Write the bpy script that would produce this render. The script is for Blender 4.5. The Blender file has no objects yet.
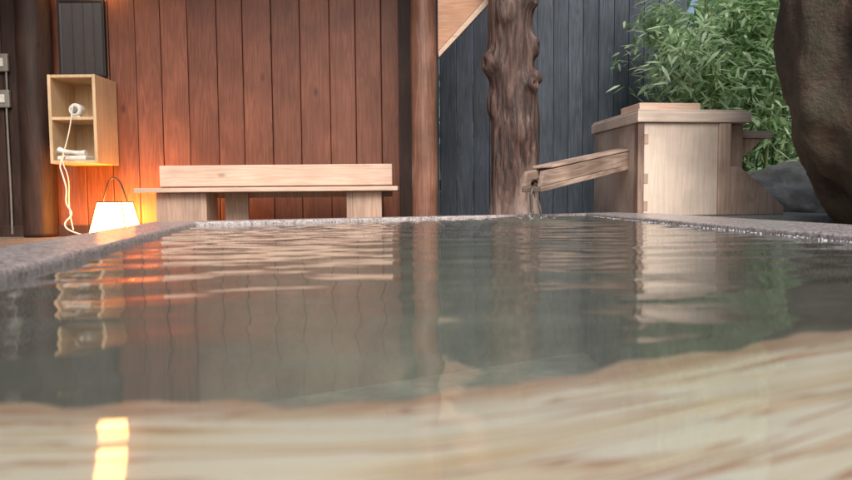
import bpy, bmesh, math, random
import numpy as np
from mathutils import Vector, Matrix, noise
random.seed(7); np.random.seed(7)
sc=bpy.context.scene
COL=sc.collection

# ---------------------------------------------------------------- helpers
def empty(name, loc=(0,0,0), rotz=0.0):
    e=bpy.data.objects.new(name,None); e.location=loc; e.rotation_euler=(0,0,rotz)
    e.empty_display_size=0.1; COL.objects.link(e); return e
def mesh_obj(name, verts, faces, mat=None, parent=None, smooth=False, bevel=0, seg=2):
    me=bpy.data.meshes.new(name); me.from_pydata([tuple(v) for v in verts],[],faces); me.update()
    bm=bmesh.new(); bm.from_mesh(me); bmesh.ops.recalc_face_normals(bm,faces=bm.faces); bm.to_mesh(me); bm.free()
    o=bpy.data.objects.new(name,me); COL.objects.link(o)
    if mat: me.materials.append(mat)
    if parent: o.parent=parent
    if smooth: me.polygons.foreach_set('use_smooth',[True]*len(me.polygons))
    if bevel:
        m=o.modifiers.new('b','BEVEL'); m.width=bevel; m.segments=seg; m.limit_method='ANGLE'
    return o
def box(name, x0,x1,y0,y1,z0,z1, mat, parent=None, bevel=0.003, jitter=0):
    cx,cy,cz=(x0+x1)/2,(y0+y1)/2,(z0+z1)/2
    hx,hy,hz=(x1-x0)/2,(y1-y0)/2,(z1-z0)/2
    v=[(sx*hx,sy*hy,sz*hz) for sx in(-1,1) for sy in(-1,1) for sz in(-1,1)]
    f=[(0,1,3,2),(4,6,7,5),(0,4,5,1),(2,3,7,6),(0,2,6,4),(1,5,7,3)]
    o=mesh_obj(name,v,f,mat,parent,bevel=bevel); o.location=(cx,cy,cz); return o
def prism(name, poly, axis, a, b, mat, parent=None, bevel=0.003):
    n=len(poly); V=[]
    for t in (a,b):
        for p in poly:
            if axis=='y': V.append((p[0],t,p[1]))
            elif axis=='x': V.append((t,p[0],p[1]))
            else: V.append((p[0],p[1],t))
    F=[tuple(range(n)),tuple(range(2*n-1,n-1,-1))]+[(i,(i+1)%n,n+(i+1)%n,n+i) for i in range(n)]
    return mesh_obj(name,V,F,mat,parent,bevel=bevel)
def log(name, cx,cy,z0,z1, rfun, mat, parent=None, na=48, nz=90, off=None):
    V=[];F=[]
    for j in range(nz+1):
        z=z0+(z1-z0)*j/nz
        ox,oy=off(z) if off else (0,0)
        for i in range(na):
            a=2*math.pi*i/na; r=rfun(a,z)
            V.append((cx+ox+r*math.cos(a),cy+oy+r*math.sin(a),z))
    for j in range(nz):
        for i in range(na):
            F.append((j*na+i,j*na+(i+1)%na,(j+1)*na+(i+1)%na,(j+1)*na+i))
    F.append(tuple(range(na))); F.append(tuple(range(nz*na,(nz+1)*na)))
    o=mesh_obj(name,V,F,mat,parent,smooth=True); return o
def tube(name, pts, r, mat, parent=None, res=3):
    cu=bpy.data.curves.new(name,'CURVE'); cu.dimensions='3D'; cu.bevel_depth=r; cu.bevel_resolution=res; cu.use_fill_caps=True
    sp=cu.splines.new('NURBS'); sp.points.add(len(pts)-1)
    for p,q in zip(sp.points,pts): p.co=(*q[:3],1); p.radius=q[3] if len(q)>3 else 1
    sp.use_endpoint_u=True; sp.order_u=3; sp.resolution_u=8
    o=bpy.data.objects.new(name,cu); COL.objects.link(o); cu.materials.append(mat)
    if parent:o.parent=parent
    return o

# ---------------------------------------------------------------- materials
def newmat(name):
    m=bpy.data.materials.new(name); m.use_nodes=True; nt=m.node_tree
    b=nt.nodes['Principled BSDF']; return m,nt,b
def nd(nt,t,**kw):
    n=nt.nodes.new(t)
    for k,v in kw.items(): setattr(n,k,v)
    return n
def ramp(nt,stops):
    r=nd(nt,'ShaderNodeValToRGB'); e=r.color_ramp.elements
    while len(e)<len(stops): e.new(0.5)
    for x,(p,c) in zip(e,stops): x.position=p; x.color=(*c,1)
    return r
def wood(name, dark, light, axis='Z', rough=0.55, var=0.25, fine=60, bump=0.25, stain=0.35, knots=True, spec=0.4):
    m,nt,b=newmat(name); L=nt.links.new
    tc=nd(nt,'ShaderNodeTexCoord'); oi=nd(nt,'ShaderNodeObjectInfo')
    cmb=nd(nt,'ShaderNodeCombineXYZ'); 
    mul=nd(nt,'ShaderNodeMath',operation='MULTIPLY'); mul.inputs[1].default_value=37.0
    L(oi.outputs['Random'],mul.inputs[0])
    for i in range(3): L(mul.outputs[0],cmb.inputs[i])
    add=nd(nt,'ShaderNodeVectorMath',operation='ADD'); L(tc.outputs['Object'],add.inputs[0]); L(cmb.outputs[0],add.inputs[1])
    s=[1,1,1]; s['XYZ'.index(axis)]=0.06
    mp=nd(nt,'ShaderNodeMapping'); mp.inputs['Scale'].default_value=s; L(add.outputs[0],mp.inputs[0])
    n1=nd(nt,'ShaderNodeTexNoise'); n1.inputs['Scale'].default_value=14; n1.inputs['Detail'].default_value=3; n1.inputs['Distortion'].default_value=1.2; L(mp.outputs[0],n1.inputs[0])
    n2=nd(nt,'ShaderNodeTexNoise'); n2.inputs['Scale'].default_value=fine*2; n2.inputs['Detail'].default_value=5; L(mp.outputs[0],n2.inputs[0])
    sn=nd(nt,'ShaderNodeMath',operation='MULTIPLY'); sn.inputs[1].default_value=45; L(n1.outputs[0],sn.inputs[0])
    si=nd(nt,'ShaderNodeMath',operation='SINE'); L(sn.outputs[0],si.inputs[0])
    mr=nd(nt,'ShaderNodeMapRange'); mr.inputs[1].default_value=-1; mr.inputs[3].default_value=0.25; mr.inputs[4].default_value=0.75; L(si.outputs[0],mr.inputs[0])
    mx=nd(nt,'ShaderNodeMix'); mx.inputs[0].default_value=0.5; L(mr.outputs[0],mx.inputs[2]); L(n2.outputs[0],mx.inputs[3])
    r=ramp(nt,[(0.25,dark),(0.75,light)]); L(mx.outputs[0],r.inputs[0])
    n3=nd(nt,'ShaderNodeTexNoise'); n3.inputs['Scale'].default_value=3.5; n3.inputs['Detail'].default_value=5; L(add.outputs[0],n3.inputs[0])
    m3=nd(nt,'ShaderNodeMapRange'); m3.inputs[1].default_value=0.35; m3.inputs[2].default_value=0.65; m3.inputs[3].default_value=1-stain; m3.inputs[4].default_value=1.1; L(n3.outputs[0],m3.inputs[0])
    m4=nd(nt,'ShaderNodeMapRange'); m4.inputs[3].default_value=1-var; m4.inputs[4].default_value=1+var; L(oi.outputs['Random'],m4.inputs[0])
    mm=nd(nt,'ShaderNodeMath',operation='MULTIPLY'); L(m3.outputs[0],mm.inputs[0]); L(m4.outputs[0],mm.inputs[1])
    sc_=nd(nt,'ShaderNodeVectorMath',operation='SCALE'); L(r.outputs[0],sc_.inputs[0]); L(mm.outputs[0],sc_.inputs['Scale'])
    last=sc_.outputs[0]
    if knots:
        mk=nd(nt,'ShaderNodeMapping'); sk=[1,1,1]; sk['XYZ'.index(axis)]=0.5; mk.inputs['Scale'].default_value=sk; L(add.outputs[0],mk.inputs[0])
        vo=nd(nt,'ShaderNodeTexVoronoi'); vo.inputs['Scale'].default_value=4.5; L(mk.outputs[0],vo.inputs[0])
        kr=nd(nt,'ShaderNodeMapRange'); kr.inputs[1].default_value=0.03; kr.inputs[2].default_value=0.10; kr.inputs[3].default_value=0.5; kr.inputs[4].default_value=1; L(vo.outputs['Distance'],kr.inputs[0])
        s2=nd(nt,'ShaderNodeVectorMath',operation='SCALE'); L(last,s2.inputs[0]); L(kr.outputs[0],s2.inputs['Scale']); last=s2.outputs[0]
    L(last,b.inputs['Base Color'])
    b.inputs['Roughness'].default_value=rough; b.inputs['Specular IOR Level'].default_value=spec
    bp=nd(nt,'ShaderNodeBump'); bp.inputs['Strength'].default_value=bump; bp.inputs['Distance'].default_value=0.004; L(mx.outputs[0],bp.inputs['Height']); L(bp.outputs[0],b.inputs['Normal'])
    return m
def stone(name, stops, scale=6, rough=0.8, bump=0.5, speck=None, dist=0.02, metal=0):
    m,nt,b=newmat(name); L=nt.links.new
    tc=nd(nt,'ShaderNodeTexCoord')
    n=nd(nt,'ShaderNodeTexNoise'); n.inputs['Scale'].default_value=scale; n.inputs['Detail'].default_value=9; n.inputs['Roughness'].default_value=0.65; L(tc.outputs['Object'],n.inputs[0])
    r=ramp(nt,stops); L(n.outputs[0],r.inputs[0]); last=r.outputs[0]
    if speck:
        v=nd(nt,'ShaderNodeTexNoise'); v.inputs['Scale'].default_value=speck[0]; v.inputs['Detail'].default_value=2; L(tc.outputs['Object'],v.inputs[0])
        rr=ramp(nt,[(0.42,(0,0,0)),(0.62,(1,1,1))]); L(v.outputs[0],rr.inputs[0])
        mx=nd(nt,'ShaderNodeMix',data_type='RGBA'); L(rr.outputs[0],mx.inputs[0]); L(last,mx.inputs[6]); mx.inputs[7].default_value=(*speck[1],1); last=mx.outputs[2]
    L(last,b.inputs['Base Color']); b.inputs['Roughness'].default_value=rough
    bp=nd(nt,'ShaderNodeBump'); bp.inputs['Strength'].default_value=bump; bp.inputs['Distance'].default_value=dist; L(n.outputs[0],bp.inputs['Height']); L(bp.outputs[0],b.inputs['Normal'])
    return m
def plain(name,c,rough=0.5,emit=None,metal=0):
    m,nt,b=newmat(name); b.inputs['Roughness'].default_value=rough; b.inputs['Metallic'].default_value=metal
    tc=nd(nt,'ShaderNodeTexCoord'); n=nd(nt,'ShaderNodeTexNoise'); n.inputs['Scale'].default_value=20; nt.links.new(tc.outputs['Object'],n.inputs[0])
    r=ramp(nt,[(0.3,tuple(x*0.85 for x in c)),(0.7,tuple(min(1,x*1.1) for x in c))]); nt.links.new(n.outputs[0],r.inputs[0]); nt.links.new(r.outputs[0],b.inputs['Base Color'])
    if emit: b.inputs['Emission Color'].default_value=(*emit[0],1); b.inputs['Emission Strength'].default_value=emit[1]
    return m

M_wall=wood('cedar_wall',(0.135,0.048,0.029),(0.225,0.088,0.053),'Z',rough=0.45,var=0.2,stain=0.18,bump=0.15,knots=True)
M_walld=wood('dark_cedar',(0.025,0.012,0.009),(0.06,0.028,0.02),'Z',rough=0.6)
M_fence=wood('charred_cedar',(0.034,0.043,0.058),(0.080,0.098,0.126),'Z',rough=0.6,var=0.2,stain=0.25,knots=False,bump=0.4)
M_pine=wood('bench_wood',(0.52,0.36,0.27),(0.68,0.51,0.41),'X',rough=0.55,var=0.08,stain=0.10)
M_pinez=wood('bench_leg_wood',(0.36,0.23,0.17),(0.54,0.38,0.29),'Z',rough=0.55,var=0.1,stain=0.2,knots=False)
M_cab=wood('cabinet_pine',(0.55,0.38,0.22),(0.70,0.52,0.33),'Z',rough=0.5,var=0.08,stain=0.1,knots=False)
M_box=wood('hinoki',(0.64,0.52,0.42),(0.76,0.65,0.56),'Z',rough=0.65,var=0.06,stain=0.22,fine=90,knots=False)
M_boxx=wood('hinoki_x',(0.56,0.45,0.37),(0.74,0.62,0.53),'X',rough=0.65,var=0.08,stain=0.25,fine=90,knots=False)
M_boxl=wood('hinoki_damp_shaded',(0.40,0.31,0.25),(0.56,0.45,0.37),'Z',rough=0.5,var=0.05,stain=0.45,fine=90,knots=False)  # left face of the box: damp wood, with its shade put into the colour
M_boxo=wood('weathered_wood',(0.44,0.31,0.23),(0.64,0.48,0.38),'Z',rough=0.7,var=0.1,stain=0.4,knots=False)
M_stain=wood('wet_stain_wood',(0.16,0.10,0.08),(0.34,0.24,0.19),'Z',rough=0.4,var=0.1,stain=0.5,knots=False)
M_spout=wood('spout_wood',(0.28,0.18,0.14),(0.55,0.42,0.34),'X',rough=0.45,var=0.1,stain=0.5,knots=False)
M_roof=wood('roof_wood',(0.12,0.06,0.04),(0.24,0.13,0.09),'Y',rough=0.6,knots=False)
M_post=wood('post_wood',(0.16,0.07,0.048),(0.34,0.175,0.12),'Z',rough=0.4,var=0.0,stain=0.45)
M_brace=wood('brace_wood',(0.36,0.18,0.10),(0.50,0.28,0.17),'X',rough=0.5,var=0.0,stain=0.2)
M_black=plain('black_paint',(0.015,0.015,0.016),0.4)
M_white=plain('white_plastic',(0.7,0.68,0.62),0.35)
M_grey=plain('grey_plastic',(0.24,0.22,0.19),0.4)
M_paper=plain('lantern_paper',(0.8,0.7,0.5),0.9,emit=((1,0.36,0.055),60))
M_glass=plain('wall_lamp_glass',(0.8,0.7,0.5),0.5,emit=((1,0.45,0.12),18))
M_rim=stone('rim_granite',[(0.3,(0.085,0.068,0.068)),(0.5,(0.24,0.205,0.20)),(0.72,(0.46,0.42,0.41))],scale=34,rough=0.25,bump=0.4,speck=(170,(0.50,0.46,0.45)),dist=0.006)
M_basin=stone('basin_stone',[(0.3,(0.17,0.205,0.165)),(0.5,(0.29,0.32,0.265)),(0.72,(0.46,0.46,0.37))],scale=3,rough=0.8,bump=0.2)
M_rock=stone('boulder_rock',[(0.3,(0.025,0.018,0.012)),(0.5,(0.085,0.056,0.038)),(0.62,(0.15,0.10,0.066)),(0.78,(0.24,0.19,0.14))],scale=4.5,rough=0.75,bump=1,speck=(9,(0.06,0.052,0.032)),dist=0.05)
M_rock2=stone('grey_rock',[(0.3,(0.12,0.12,0.11)),(0.7,(0.40,0.39,0.36))],scale=5,rough=0.85,bump=1,dist=0.04)
M_ground=stone('ground_earth',[(0.3,(0.06,0.045,0.035)),(0.7,(0.17,0.13,0.10))],scale=4,rough=0.95,bump=0.8,speck=(40,(0.20,0.16,0.13)),dist=0.03)

def trunk_mat():
    m,nt,b=newmat('trunk_bark'); L=nt.links.new
    tc=nd(nt,'ShaderNodeTexCoord'); mp=nd(nt,'ShaderNodeMapping'); mp.inputs['Scale'].default_value=(1,1,0.16); L(tc.outputs['Object'],mp.inputs[0])
    n=nd(nt,'ShaderNodeTexNoise'); n.inputs['Scale'].default_value=24; n.inputs['Detail'].default_value=9; n.inputs['Roughness'].default_value=0.7; n.inputs['Distortion'].default_value=1.0; L(mp.outputs[0],n.inputs[0])
    r=ramp(nt,[(0.34,(0.014,0.008,0.007)),(0.5,(0.075,0.040,0.032)),(0.68,(0.21,0.13,0.105))]); L(n.outputs[0],r.inputs[0])
    sp=nd(nt,'ShaderNodeSeparateXYZ'); L(tc.outputs['Object'],sp.inputs[0])
    n2=nd(nt,'ShaderNodeTexNoise'); n2.inputs['Scale'].default_value=11; n2.inputs['Detail'].default_value=7; n2.inputs['Roughness'].default_value=0.65; L(mp.outputs[0],n2.inputs[0])
    a=nd(nt,'ShaderNodeMath',operation='MULTIPLY_ADD'); L(n2.outputs[0],a.inputs[0]); a.inputs[1].default_value=-1.6; L(sp.outputs[2],a.inputs[2])
    mr=nd(nt,'ShaderNodeMapRange'); mr.inputs[1].default_value=-0.75; mr.inputs[2].default_value=-0.50; mr.inputs[3].default_value=0.8; mr.inputs[4].default_value=0; L(a.outputs[0],mr.inputs[0])
    mx=nd(nt,'ShaderNodeMix',data_type='RGBA'); L(mr.outputs[0],mx.inputs[0]); L(r.outputs[0],mx.inputs[6]); mx.inputs[7].default_value=(0.36,0.26,0.22,1); L(mx.outputs[2],b.inputs['Base Color'])
    b.inputs['Roughness'].default_value=0.40
    bp=nd(nt,'ShaderNodeBump'); bp.inputs['Strength'].default_value=1.0; bp.inputs['Distance'].default_value=0.018; L(n.outputs[0],bp.inputs['Height']); L(bp.outputs[0],b.inputs['Normal'])
    return m
M_trunk=trunk_mat()

# ---------------------------------------------------------------- bath
inn=[(-0.202,-0.5),(-0.87,2.5),(0.83,3.45),(0.82,-0.5)]
out=[(-0.304,-0.75),(-1.06,2.57),(1.14,3.66),(1.14,-0.75)]
ZF=-0.12; RZ=0.05; WZ=0.036
bath=empty('stone_bath')
def ring(inn,out,ztop,zin,zout):
    V=[];F=[]
    for p in inn: V+= [(p[0],p[1],zin)]
    for p in inn: V+= [(p[0],p[1],ztop)]
    for p in out: V+= [(p[0],p[1],ztop)]
    for p in out: V+= [(p[0],p[1],zout)]
    for i in range(4):
        j=(i+1)%4
        for k in range(3): F.append((k*4+i,k*4+j,(k+1)*4+j,(k+1)*4+i))
    return V,F
V,F=ring(inn,out,RZ,-0.05,ZF-0.05)
mesh_obj('rim',V,F,M_rim,bath,bevel=0.008,seg=3)
V=[(p[0],p[1],-0.05) for p in inn]+[(p[0],p[1],-0.68) for p in inn]
mesh_obj('basin',V,[(0,1,5,4),(1,2,6,5),(2,3,7,6),(3,0,4,7),(4,5,6,7)],M_basin,bath)

def ledge_mat():
    m,nt,b=newmat('wet_cypress_ledge'); L=nt.links.new
    tc=nd(nt,'ShaderNodeTexCoord'); sp=nd(nt,'ShaderNodeSeparateXYZ'); L(tc.outputs['Object'],sp.inputs[0])
    def M(op,a,b_=None):
        n=nd(nt,'ShaderNodeMath',operation=op)
        for i,v in enumerate((a,b_)):
            if v is None: continue
            if isinstance(v,(int,float)): n.inputs[i].default_value=v
            else: L(v,n.inputs[i])
        return n.outputs[0]
    x=sp.outputs[0]; y=sp.outputs[1]
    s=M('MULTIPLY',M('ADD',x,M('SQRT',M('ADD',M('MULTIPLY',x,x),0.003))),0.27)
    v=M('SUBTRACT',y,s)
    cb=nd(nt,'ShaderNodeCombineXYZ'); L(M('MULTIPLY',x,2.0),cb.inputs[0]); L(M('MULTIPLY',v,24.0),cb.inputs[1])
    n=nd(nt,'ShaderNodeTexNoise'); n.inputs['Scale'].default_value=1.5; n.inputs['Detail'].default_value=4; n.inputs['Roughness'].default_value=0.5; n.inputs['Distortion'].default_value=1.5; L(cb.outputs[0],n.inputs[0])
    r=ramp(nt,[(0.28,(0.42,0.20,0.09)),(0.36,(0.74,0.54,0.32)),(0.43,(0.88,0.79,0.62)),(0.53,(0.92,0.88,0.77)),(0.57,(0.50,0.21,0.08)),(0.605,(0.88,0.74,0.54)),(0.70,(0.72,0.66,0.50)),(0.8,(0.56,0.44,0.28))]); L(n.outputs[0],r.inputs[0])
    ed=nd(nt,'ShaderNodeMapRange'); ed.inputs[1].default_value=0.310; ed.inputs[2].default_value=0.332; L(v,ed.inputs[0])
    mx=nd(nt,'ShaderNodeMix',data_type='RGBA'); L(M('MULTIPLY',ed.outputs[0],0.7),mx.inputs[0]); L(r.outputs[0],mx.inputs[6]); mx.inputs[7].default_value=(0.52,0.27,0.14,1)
    L(mx.outputs[2],b.inputs['Base Color']); b.inputs['Roughness'].default_value=0.6
    return m
edge=[]
def xl(y): return -0.202-0.2227*(y+0.5)
for i in range(121):
    x=-0.5+i*(1.32/120)
    base=np.interp(x,[-0.5,-0.19,0.0,0.083,0.194,0.334,0.82],[0.345,0.35,0.355,0.40,0.465,0.53,0.72])
    edge.append((x,base+0.004*math.sin(x*23)+0.006*math.sin(x*47+1)+0.004*math.sin(x*111)))
edge=[(max(x,xl(y)+0.001),y) for x,y in edge if x>=xl(y)-0.010]
poly=[(xl(-0.49)+0.001,-0.49)]+edge[:-1]+[(0.819,0.72),(0.819,-0.49)]
prism('submerged_ledge',poly,'z',-0.12,WZ-0.018,ledge_mat(),bath,bevel=0.006)

# ---------------------------------------------------------------- water
def water_mat():
    m=bpy.data.materials.new('bath_water'); m.use_nodes=True; nt=m.node_tree; nt.nodes.clear(); L=nt.links.new
    o=nd(nt,'ShaderNodeOutputMaterial'); mix=nd(nt,'ShaderNodeMixShader'); fr=nd(nt,'ShaderNodeFresnel'); fr.inputs[0].default_value=1.40
    tr=nd(nt,'ShaderNodeBsdfTransparent'); tr.inputs[0].default_value=(0.95,0.97,0.94,1)
    gl=nd(nt,'ShaderNodeBsdfGlossy'); gl.inputs['Roughness'].default_value=0.045; gl.inputs[0].default_value=(1,1,1,1)
    tc=nd(nt,'ShaderNodeTexCoord'); mp=nd(nt,'ShaderNodeMapping'); mp.inputs['Scale'].default_value=(0.35,1,1); L(tc.outputs['Object'],mp.inputs[0])
    n=nd(nt,'ShaderNodeTexNoise'); n.inputs['Scale'].default_value=30; n.inputs['Detail'].default_value=2; L(mp.outputs[0],n.inputs[0])
    bp=nd(nt,'ShaderNodeBump'); bp.inputs['Strength'].default_value=0.16; bp.inputs['Distance'].default_value=0.003; L(n.outputs[0],bp.inputs['Height'])
    L(bp.outputs[0],fr.inputs['Normal']); L(bp.outputs[0],gl.inputs['Normal'])
    df=nd(nt,'ShaderNodeBsdfDiffuse'); df.inputs[0].default_value=(0.70,0.70,0.60,1)
    m2=nd(nt,'ShaderNodeMixShader'); m2.inputs[0].default_value=0.10; L(tr.outputs[0],m2.inputs[1]); L(df.outputs[0],m2.inputs[2])
    L(fr.outputs[0],mix.inputs[0]); L(m2.outputs[0],mix.inputs[1]); L(gl.outputs[0],mix.inputs[2]); L(mix.outputs[0],o.inputs[0])
    return m
M_water=water_mat()
nu,nv=260,800
U,Vv=np.meshgrid(np.linspace(0,1,nu),np.linspace(0,1,nv)**1.1)
P=[np.array(p) for p in inn]
X=(1-Vv)*((1-U)*P[0][0]+U*P[3][0])+Vv*((1-U)*P[1][0]+U*P[2][0])
Y=(1-Vv)*((1-U)*P[0][1]+U*P[3][1])+Vv*((1-U)*P[1][1]+U*P[2][1])
sx,sy=0.50,2.98
R=np.hypot(X-sx,Y-sy)
TH=np.arctan2(Y-sy,X-sx)
amp=1+0.35*np.sin(3*TH+1)+0.25*np.sin(7*TH)
Z=0.0017*amp*np.sin(2*np.pi*R/(0.065+0.015*R)+0.6*np.sin(4*TH))*np.exp(-R/1.5)/(0.35+R)
Z+=0.003*np.exp(-(R/0.03)**2)
for k in range(70):
    th=np.random.normal(math.pi/2+0.15,0.33); lam=np.random.uniform(0.03,0.20); ph=np.random.uniform(0,6.28)
    s=0.020*lam/(2*np.pi)*(lam/0.1)**0.2/(70**0.5)*2.1
    mod=0.6+0.5*np.sin(X*np.random.uniform(1,4)+ph)*np.sin(Y*np.random.uniform(1,4)+2*ph)
    Z+=s*mod*np.sin(2*np.pi*(X*math.cos(th)+Y*math.sin(th))/lam+ph)
verts=np.column_stack([X.ravel(),Y.ravel(),Z.ravel()])
me=bpy.data.meshes.new('water'); idx=np.arange(nu*nv).reshape(nv,nu)
q=np.stack([idx[:-1,:-1],idx[:-1,1:],idx[1:,1:],idx[1:,:-1]],-1).reshape(-1,4)
me.from_pydata(verts.tolist(),[],q.tolist()); me.update(); me.polygons.foreach_set('use_smooth',[True]*len(me.polygons))
me.materials.append(M_water); w=bpy.data.objects.new('water',me); COL.objects.link(w); w.location=(0,0,WZ)

# small froth beads along the waterline of the right rim
M_foam=plain('foam_beads',(0.55,0.56,0.57),0.12)
bm=bmesh.new()
for i in range(300):
    y=random.uniform(0.9,3.3); p=(0.8205+0.0025*y-random.expovariate(220)-0.001,y)
    r=random.uniform(0.0010,0.0026)
    bmesh.ops.create_icosphere(bm,subdivisions=1,radius=r,matrix=Matrix.Translation((p[0],p[1],WZ+random.uniform(-0.001,0.002))))
me=bpy.data.meshes.new('foam_bubbles'); bm.to_mesh(me); bm.free(); me.materials.append(M_foam); me.polygons.foreach_set('use_smooth',[True]*len(me.polygons))
COL.objects.link(bpy.data.objects.new('foam_bubbles',me))

# ---------------------------------------------------------------- ground with hole for the bath
S=150
outg=[(-S,-S),(-S,S),(S,S),(S,-S)]
V=[(p[0],p[1],ZF) for p in out]+[(p[0],p[1],ZF) for p in outg]
mesh_obj('ground',V,[(i,(i+1)%4,4+(i+1)%4,4+i) for i in range(4)],M_ground)

# ---------------------------------------------------------------- cedar wall (back of pavilion)
YW=4.95
wall=empty('cedar_plank_wall')
x=-0.10; k=0
while x>-4.2:
    wd=random.uniform(0.185,0.225)
    box('plank_%d'%k,x-wd+0.004,x,YW+random.uniform(-.004,.004),YW+0.03,ZF,2.7,M_wall,wall,bevel=0.006); x-=wd; k+=1
box('backing',-4.3,-0.1,YW+0.032,YW+0.06,ZF,2.7,M_walld,wall,bevel=0)
box('corner_board',-0.19,-0.03,YW-0.06,YW-0.006,ZF,2.7,M_walld,wall)
box('sill',-4.2,-0.1,YW-0.05,YW-0.006,ZF,ZF+0.08,M_walld,wall)
side=empty('dark_side_wall')
y=4.93;k=0
while y>2.5:
    box('plank_%d'%k,-3.46,-3.43,y-0.205,y,ZF,2.7,M_walld,side,bevel=0.004); y-=0.209;k+=1
dw=empty('dark_board_panel')
x=-2.93;k=0
while x>-3.42:
    box('board_%d'%k,x-0.16,x,YW-0.03,YW-0.006,ZF,2.7,M_walld,dw,bevel=0.004); x-=0.163;k+=1

nz3=lambda v:noise.noise(Vector(v))
log('round_log_pillar',-2.82,4.86,ZF,2.7,lambda a,z:0.115+0.006*nz3((math.cos(a)*1.5,math.sin(a)*1.5,z*3)),M_walld)
log('log_post',-0.005,4.25,ZF,2.7,lambda a,z:0.082+0.007*nz3((math.cos(a)*1.2+4,math.sin(a)*1.2,z*2.5)),M_post)

# (angle, height, bulge, angular size m, vertical size m, cut depth)
knots=[(-2.75,0.93,0.070,0.060,0.085,0.3),(-2.95,0.70,0.030,0.06,0.09,0.0),(-0.25,1.03,0.055,0.07,0.075,0.35),(-0.1,0.86,0.050,0.05,0.050,0.1),(-0.85,0.80,0.055,0.045,0.05,0.6),(-1.9,1.22,0.035,0.06,0.09,0.2),(-0.5,1.30,0.045,0.07,0.06,0.2),(-1.5,0.52,0.018,0.05,0.08,0.0)]
def rt(a,z):
    r=0.136+0.012*math.sin(z*3.2+0.8)+0.020*nz3((math.cos(a)*1.1,math.sin(a)*1.1,z*2.2))+0.014*nz3((math.cos(a)*3,math.sin(a)*3,z*3.2+5))+0.007*nz3((math.cos(a)*9,math.sin(a)*9,z*5))
    if z<0.1: r+=0.02*(0.1-z)/0.2
    for ka,kz,kh,ku,kv,kc in knots:
        da=(a-ka+math.pi)%(2*math.pi)-math.pi
        u=da*0.15/ku; v=(z-kz)/kv; w_=0.35*nz3((a*5,z*14,kz*9))
        d2=(u*u+v*v)*(1+w_)
        r+=kh*0.4*math.exp(-d2*0.6)+kh*0.6*math.exp(-(d2*1.3)**2)-kh*kc*math.exp(-d2*7)
    return r
log('natural_trunk_post',0.535,4.05,ZF,2.7,rt,M_trunk,na=130,nz=380,off=lambda z:(0.018*math.sin(z*2.9+1),0))

# ---------------------------------------------------------------- roof out of view, added and sized to shade the cedar wall
roof=empty('unseen_shade_roof')
box('roof_boards',-3.6,0.75,3.25,5.1,2.74,2.78,M_roof,roof)
for i in range(9):
    xx=-3.4+i*0.49
    box('rafter_%d'%i,xx-0.03,xx+0.03,3.25,5.1,2.64,2.738,M_roof,roof)
box('beam',-3.6,0.75,4.0,4.14,2.5,2.638,M_brace,roof)
br=empty('wooden_brace')
prism('board',[(0.085,1.05),(0.41,1.40),(0.70,1.85),(0.55,1.95),(0.085,1.42)],'y',4.20,4.235,M_brace,br)
prism('edge_strip',[(0.09,1.01),(0.43,1.365),(0.41,1.395),(0.085,1.045)],'y',4.18,4.245,M_pine,br)

# ---------------------------------------------------------------- black fence
fen=empty('black_plank_fence',(-0.02,5.15,0),math.radians(17)); k=0; x=0
while x<2.3:
    wd=random.uniform(0.135,0.15)
    box('board_%d'%k,x,x+wd-0.005,random.uniform(-.004,.004),0.02,ZF,2.35,M_fence,fen,bevel=0.004)
    x+=wd;k+=1
box('rail',0,2.3,0.022,0.06,2.0,2.08,M_fence,fen)
box('rail_low',0,2.3,0.022,0.06,0.2,0.28,M_fence,fen)

# ---------------------------------------------------------------- bench
b=empty('wooden_bench')
box('seat',-1.89,-0.18,4.30,4.62,0.188,0.217,M_pine,b,bevel=0.005)
box('backrest',-1.84,-0.23,4.60,4.645,0.232,0.378,M_pine,b,bevel=0.006)
box('backrest_foot',-1.84,-0.23,4.621,4.64,0.15,0.231,M_pinez,b,bevel=0.002)
box('leg_left',-1.77,-1.48,4.36,4.41,ZF,0.187,M_pinez,b)
box('leg_left_side',-1.48,-1.44,4.36,4.60,ZF,0.187,M_pinez,b)
box('leg_right_side',-0.52,-0.48,4.36,4.60,ZF,0.187,M_pinez,b)
box('leg_right',-0.479,-0.29,4.36,4.41,ZF,0.187,M_pinez,b)
box('leg_left_back',-1.38,-1.22,4.56,4.60,ZF,0.187,M_pinez,b)

# ---------------------------------------------------------------- wall cabinet with telephone
c=empty('wall_cabinet')
x0,x1,y0,y1,z0,z1=-2.60,-2.27,4.62,4.94,0.40,1.01; t=0.022
box('side_left',x0,x0+t,y0,y1,z0,z1,M_cab,c); box('side_right',x1-t,x1,y0,y1,z0,z1,M_cab,c)
box('top',x0+t,x1-t,y0+.001,y1,z1-t,z1-.001,M_cab,c); box('bottom',x0+t,x1-t,y0+.001,y1,z0+.001,z0+t,M_cab,c)
box('shelf',x0+t,x1-t,y0+.003,y1,0.70,0.72,M_cab,c); box('back',x0+t,x1-t,y1-.01,y1-.002,z0+t,z1-t,M_cab,c)
tp=empty('telephone')
box('base',-2.56,-2.36,4.63,4.80,0.423,0.455,M_white,tp,bevel=0.01)
tube('handset',[(-2.56,4.66,0.50,1.4),(-2.53,4.66,0.485,1.2),(-2.46,4.66,0.48,0.8),(-2.40,4.66,0.47,1.2),(-2.37,4.66,0.475,1.4)],0.016,M_white,tp)
rc=empty('round_speaker')
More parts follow.
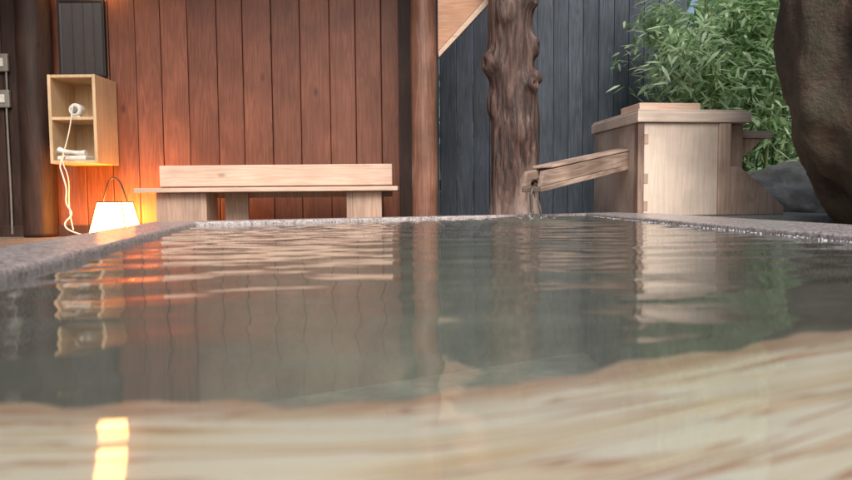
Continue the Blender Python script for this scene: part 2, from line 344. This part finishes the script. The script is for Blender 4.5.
def disc(name,cx,cy,cz,r,d,mat,par):
    n=28;V=[];F=[]
    for yy,rr in ((cy,r*0.85),(cy+0.01,r),(cy+d,r)):
        for i in range(n): V.append((cx+rr*math.cos(2*math.pi*i/n),yy,cz+rr*math.sin(2*math.pi*i/n)))
    for j in range(2):
        for i in range(n): F.append((j*n+i,j*n+(i+1)%n,(j+1)*n+(i+1)%n,(j+1)*n+i))
    F+= [tuple(range(n)),tuple(range(2*n,3*n))]
    return mesh_obj(name,V,F,mat,par,smooth=False)
disc('shell',-2.44,4.66,0.775,0.045,0.06,M_white,rc); disc('grille',-2.44,4.652,0.775,0.026,0.01,M_grey,rc)
box('foot',-2.47,-2.41,4.67,4.72,0.721,0.735,M_white,rc)
tube('telephone_cord',[(-2.50,4.62,0.46),(-2.53,4.60,0.40),(-2.50,4.58,0.33),(-2.47,4.58,0.22),(-2.50,4.6,0.12),(-2.44,4.6,0.05),(-2.50,4.55,-0.02),(-2.40,4.5,-0.08),(-2.25,4.5,-0.11)],0.005,M_white)
tube('power_cable',[(-2.43,4.62,0.80),(-2.42,4.58,0.70),(-2.45,4.57,0.55),(-2.50,4.57,0.42),(-2.46,4.6,0.30),(-2.49,4.62,0.10),(-2.45,4.6,-0.06)],0.004,M_white)

mi=empty('wall_mirror')
Mm,nt_,b_=newmat('mirror_glass'); b_.inputs['Metallic'].default_value=1; b_.inputs['Roughness'].default_value=0.04; b_.inputs['Base Color'].default_value=(0.75,0.75,0.75,1)
mx0,mx1,mz0,mz1=-2.67,-2.33,1.05,1.60
box('glass',mx0+.015,mx1-.015,4.92,4.93,mz0+.015,mz1-.015,Mm,mi,bevel=0)
box('frame_l',mx0,mx0+.018,4.91,4.944,mz0,mz1,M_black,mi);box('frame_r',mx1-.018,mx1,4.91,4.944,mz0,mz1,M_black,mi)
box('frame_b',mx0+.018,mx1-.018,4.911,4.944,mz0,mz0+.018,M_black,mi);box('frame_t',mx0+.018,mx1-.018,4.911,4.944,mz1-.018,mz1,M_black,mi)
wl=empty('wall_lamp')
box('shade',-2.46,-2.27,4.80,4.90,1.70,1.87,M_glass,wl,bevel=0.01)
box('bracket',-2.42,-2.30,4.901,4.944,1.71,1.86,M_black,wl)
box('bar',-2.47,-2.26,4.79,4.91,1.775,1.797,M_black,wl,bevel=0)
for z in (1.15,0.89):
    s=empty('switch_box'); box('cover',-3.14,-3.03,4.885,4.918,z-0.065,z+0.065,M_grey,s,bevel=0.008); box('rocker',-3.11,-3.06,4.878,4.886,z-0.03,z+0.03,M_white,s)
tube('conduit',[(-3.06,4.90,0.825),(-3.06,4.90,0.5),(-3.055,4.90,0.2),(-3.06,4.90,-0.1)],0.007,M_grey)
tube('conduit',[(-3.05,4.90,1.09),(-3.05,4.90,1.02),(-3.05,4.90,0.955)],0.007,M_grey)

# ---------------------------------------------------------------- floor lantern
la=empty('paper_floor_lantern',(-2.19,4.68,0))
def frustum(name,w0,w1,z0,z1,mat,par,bevel=0):
    V=[(-w0,-w0,z0),(w0,-w0,z0),(w0,w0,z0),(-w0,w0,z0),(-w1,-w1,z1),(w1,-w1,z1),(w1,w1,z1),(-w1,w1,z1)]
    return mesh_obj(name,V,[(0,1,2,3),(4,5,6,7),(0,1,5,4),(1,2,6,5),(2,3,7,6),(3,0,4,7)],mat,par,bevel=bevel)
frustum('paper_shade',0.128,0.085,-0.085,0.125,M_paper,la)
box('base',-0.135,0.135,-0.135,0.135,ZF+.001,-0.087,M_black,la)
box('top_frame',-0.088,0.088,-0.088,-0.080,0.126,0.134,M_black,la); box('top_frame_b',-0.088,0.088,0.080,0.088,0.126,0.134,M_black,la)
box('top_frame_l',-0.088,-0.080,-0.0795,0.0795,0.126,0.134,M_black,la); box('top_frame_r',0.080,0.088,-0.0795,0.0795,0.126,0.134,M_black,la)
for i,(a,c2) in enumerate(((-1,-1),(1,-1),(1,1),(-1,1))):
    tube('edge_%d'%i,[(a*0.129,c2*0.129,-0.085),(a*0.108,c2*0.108,0.02),(a*0.087,c2*0.087,0.128)],0.004,M_black,la)
tube('handle',[(-0.085,0,0.13),(-0.065,0,0.21),(-0.03,0,0.30),(0.03,0,0.30),(0.065,0,0.21),(0.085,0,0.13)],0.005,M_black,la)

# ---------------------------------------------------------------- spout box
sb=empty('wooden_water_box',(1.08,3.38,0),math.radians(7))
H0=0.035
box('corner_post',-0.004,0.030,-0.006,0.04,H0,0.5065,M_stain,sb,bevel=0.003)
box('front_panel',0.031,0.43,0,0.03,H0,0.505,M_box,sb)
box('left_panel',0,0.027,0.041,0.60,H0,0.506,M_boxl,sb)
box('back_panel',0.028,0.43,0.57,0.60,H0,0.505,M_box,sb)
box('right_board',0.431,0.495,-0.012,0.60,H0,0.505,M_boxo,sb)
box('lid',-0.012,0.60,-0.02,0.62,0.508,0.562,M_boxx,sb,bevel=0.005)
box('lid_seam_board',-0.004,0.585,-0.006,0.61,0.563,0.574,M_boxx,sb,bevel=0.003)
box('top_block',0.06,0.40,0.12,0.36,0.575,0.625,M_pine,sb,bevel=0.004)
for i,z in enumerate((0.06,0.20,0.40)):
    box('joint_%d'%i,0.0305,0.052,-0.0035,0.0,z,z+0.05,M_boxo,sb,bevel=0.001)
prism('lower_brace',[(0.496,H0),(0.80,H0),(0.80,0.075),(0.55,0.285),(0.496,0.285)],'y',-0.005,0.03,M_boxo,sb)
box('outlet_shelf',0.601,0.80,0.10,0.40,0.44,0.478,M_boxx,sb)
prism('shelf_bracket',[(0.601,0.30),(0.76,0.438),(0.601,0.438)],'y',0.12,0.15,M_boxo,sb)
box('rear_compartment',0.497,0.60,0.05,0.56,H0,0.506,M_boxo,sb)
st=empty('stone_plinth')
box('slab',1.02,2.2,3.30,4.35,ZF-0.02,H0-.002,M_rock2,st,bevel=0.02)

A=Vector((1.12,3.62,0.345)); B=Vector((0.47,2.98,0.205)); d=(B-A); Ls=d.length
xa=d.normalized(); ya=Vector((0,0,1)).cross(xa).normalized(); za=xa.cross(ya)
Mt=Matrix((xa,ya,za)).transposed().to_4x4(); Mt.translation=A
sp=empty('wooden_spout'); sp.matrix_world=Mt
wv=0.055
box('bottom',0,Ls,-wv,wv,-0.05,-0.026,M_spout,sp,bevel=0.004)
prism('side_near',[(0,-0.0255),(Ls,-0.0255),(Ls-0.03,0.04),(0,0.045)],'y',-wv,-wv+0.02,M_spout,sp)
prism('side_far',[(0,-0.0255),(Ls,-0.0255),(Ls-0.03,0.04),(0,0.045)],'y',wv-0.02,wv,M_spout,sp)
box('cover',0,Ls-0.10,-wv-0.003,wv+0.003,0.046,0.058,M_spout,sp,bevel=0.003)
Mw2=bpy.data.materials.new('clear_water'); Mw2.use_nodes=True; bb=Mw2.node_tree.nodes['Principled BSDF']; bb.inputs['Transmission Weight'].default_value=1; bb.inputs['IOR'].default_value=1.33; bb.inputs['Roughness'].default_value=0.03
ws=empty('falling_water')
tube('stream',[(0.50,3.00,0.19,1.2),(0.475,2.975,0.175,1.0),(0.47,2.97,0.12,0.8),(0.475,2.97,0.07,0.7),(0.48,2.97,0.02,1.2)],0.010,Mw2,ws)
tube('stream_b',[(0.49,3.0,0.18,1.2),(0.49,2.98,0.15,1.0),(0.51,2.97,0.09,0.6),(0.525,2.97,0.02,1.0)],0.008,Mw2,ws)
tube('in_spout',[(0.75,3.25,0.258,1.0),(0.60,3.10,0.224,1.0),(0.49,2.99,0.195,1.0)],0.02,Mw2,ws)
for i in range(40):
    a=random.uniform(0,6.28); r=random.uniform(0.01,0.10)
    bpy.ops.mesh.primitive_ico_sphere_add(subdivisions=2,radius=random.uniform(0.0025,0.007),location=(0.495+r*math.cos(a),2.97+r*math.sin(a),WZ+random.uniform(0.0,0.02)))
    o=bpy.context.object; o.name='droplet_%d'%i; o.parent=ws; o.data.materials.append(Mw2)

# ---------------------------------------------------------------- rocks
def rock(name,loc,s,mat,seed,sub=5,amp=0.22):
    bm=bmesh.new(); bmesh.ops.create_icosphere(bm,subdivisions=sub,radius=1)
    for v in bm.verts:
        p=v.co*1.1+Vector((seed,seed*2,0))
        k=1+amp*noise.fractal(p,0.9,2.1,3)+amp*0.22*noise.fractal(p*4,0.8,2.1,4)-amp*0.35*abs(noise.noise(p*2.2))
        v.co=Vector((v.co.x*s[0],v.co.y*s[1],v.co.z*s[2]))*k
    me=bpy.data.meshes.new(name); bm.to_mesh(me); bm.free(); me.polygons.foreach_set('use_smooth',[True]*len(me.polygons))
    o=bpy.data.objects.new(name,me); o.location=loc; COL.objects.link(o); me.materials.append(mat); return o
rock('standing_boulder',(2.31,2.75,1.15),(0.84,0.6,1.6),M_rock,3.1,sub=6,amp=0.19)
rock('grey_boulder',(2.45,4.35,0.05),(0.50,0.4,0.30),M_rock2,7.7)
rock('grey_boulder',(3.1,4.9,0.10),(0.6,0.45,0.38),M_rock2,1.7)
rock('grey_boulder',(1.75,4.75,-0.02),(0.3,0.25,0.2),M_rock2,5.2)

# ---------------------------------------------------------------- foliage
def leaf_mat(name,c1,c2):
    m,nt,b=newmat(name); L=nt.links.new
    g=nd(nt,'ShaderNodeNewGeometry'); r=ramp(nt,[(0,c1),(1,c2)]); L(g.outputs['Random Per Island'],r.inputs[0]); 
    L(r.outputs[0],b.inputs['Base Color']); b.inputs['Roughness'].default_value=0.35
    out_=nt.nodes['Material Output']; tl=nd(nt,'ShaderNodeBsdfTranslucent'); L(r.outputs[0],tl.inputs[0]); mx=nd(nt,'ShaderNodeMixShader'); mx.inputs[0].default_value=0.45
    L(b.outputs[0],mx.inputs[1]); L(tl.outputs[0],mx.inputs[2]); L(mx.outputs[0],out_.inputs[0]); return m
ML1=leaf_mat('bamboo_leaf',(0.20,0.38,0.14),(0.80,0.93,0.68))
ML2=leaf_mat('hedge_leaf',(0.08,0.18,0.06),(0.36,0.55,0.26))
M_culm=plain('bamboo_culm',(0.22,0.30,0.12),0.4)
def mesh_obj2(name,V,F,mat,par):
    me=bpy.data.meshes.new(name); me.from_pydata([tuple(v) for v in V],[],F); me.update()
    o=bpy.data.objects.new(name,me); COL.objects.link(o); me.materials.append(mat); o.parent=par; return o
def leaves(name,centers,n_per,L0,W0,mat,par,spread=0.10,droop=0.5):
    V=[];F=[]
    for c in centers:
        for i in range(n_per):
            p=Vector(c)+Vector((random.gauss(0,spread),random.gauss(0,spread),random.gauss(0,spread*0.7)))
            a=random.uniform(0,6.28); el=random.uniform(-1.1,0.35)*droop*1.6
            dr=Vector((math.cos(a)*math.cos(el),math.sin(a)*math.cos(el),math.sin(el)))
            sd=dr.cross(Vector((random.gauss(0,.4),random.gauss(0,.4),1))).normalized()
            l=L0*random.uniform(0.6,1.3); w_=W0*random.uniform(0.7,1.2); dn=Vector((0,0,-l*0.12))
            k=len(V)
            V+= [p,p+dr*l*0.35+sd*w_,p+dr*l*0.35-sd*w_,p+dr*l*0.75+sd*w_*0.6+dn*0.5,p+dr*l*0.75-sd*w_*0.6+dn*0.5,p+dr*l+dn]
            F+= [(k,k+1,k+2),(k+1,k+3,k+4,k+2),(k+3,k+5,k+4)]
    return mesh_obj2(name,V,F,mat,par)
bam=empty('bamboo_plant'); cs=[]
for i in range(34):
    bx=random.uniform(1.95,3.1); by=random.uniform(4.7,5.4); h=random.uniform(1.3,2.7)
    lx=random.uniform(-0.50,0.25); ly=random.uniform(-0.5,0.1)
    pts=[(bx+lx*t*t,by+ly*t*t,ZF+h*t*(1-0.12*t),1-0.8*t) for t in (0,0.25,0.5,0.75,1)]
    tube('culm_%d'%i,pts,0.011,M_culm,bam,res=1)
    for j in range(15):
        t=random.uniform(0.35,1.0)
        cs.append((bx+lx*t*t+random.gauss(0,.09),by+ly*t*t+random.gauss(0,.09),ZF+h*t*(1-0.12*t)+random.gauss(0,.05)))
leaves('leaves',cs,22,0.12,0.013,ML1,bam,spread=0.08)
hd=empty('background_foliage'); cs=[]
for i in range(400):
    cs.append((random.uniform(2.1,6.0),random.uniform(6.1,7.4),random.uniform(-0.1,2.4)))
leaves('leaves',cs,22,0.13,0.028,ML2,hd,spread=0.17)
dt=empty('distant_trees'); cs=[]
for i in range(240):
    a=random.uniform(-0.3,1.75); rr=random.uniform(13,17)
    cs.append((rr*math.sin(a),rr*math.cos(a),abs(random.gauss(0,1.4))+0.3))
leaves('leaves',cs,14,0.7,0.2,ML2,dt,spread=0.6)

# ---------------------------------------------------------------- light
wd=bpy.data.worlds.new('World'); sc.world=wd; wd.use_nodes=True; nt=wd.node_tree
sky=nt.nodes.new('ShaderNodeTexSky'); sky.sky_type='NISHITA'; sky.sun_disc=False
sky.sun_elevation=math.radians(44); sky.sun_rotation=math.radians(170); sky.air_density=1.0; sky.dust_density=4.0; sky.ozone_density=0.6
bg=nt.nodes['Background']; bg.inputs[1].default_value=0.15; nt.links.new(sky.outputs[0],bg.inputs[0])
sl=bpy.data.lights.new('sun','SUN'); sl.energy=3.2; sl.angle=math.radians(34); sl.color=(1,0.95,0.89)
so=bpy.data.objects.new('sun',sl); so.rotation_euler=(math.radians(46),0,math.radians(10)); COL.objects.link(so)

# ---------------------------------------------------------------- camera
cam=bpy.data.cameras.new('cam'); cam.lens=28; cam.sensor_width=36; cam.clip_start=0.01; cam.clip_end=500
cam.dof.use_dof=True; cam.dof.focus_distance=3.8; cam.dof.aperture_fstop=6.3
co=bpy.data.objects.new('camera',cam); COL.objects.link(co)
roll=Matrix.Rotation(math.radians(-0.5),4,'Z')
co.matrix_world=Matrix.Translation((0,0,0.125))@Matrix.Rotation(math.radians(90-3.45),4,'X')@roll
sc.camera=co
sc.view_settings.view_transform='Standard'; sc.view_settings.look='None'; sc.view_settings.exposure=0
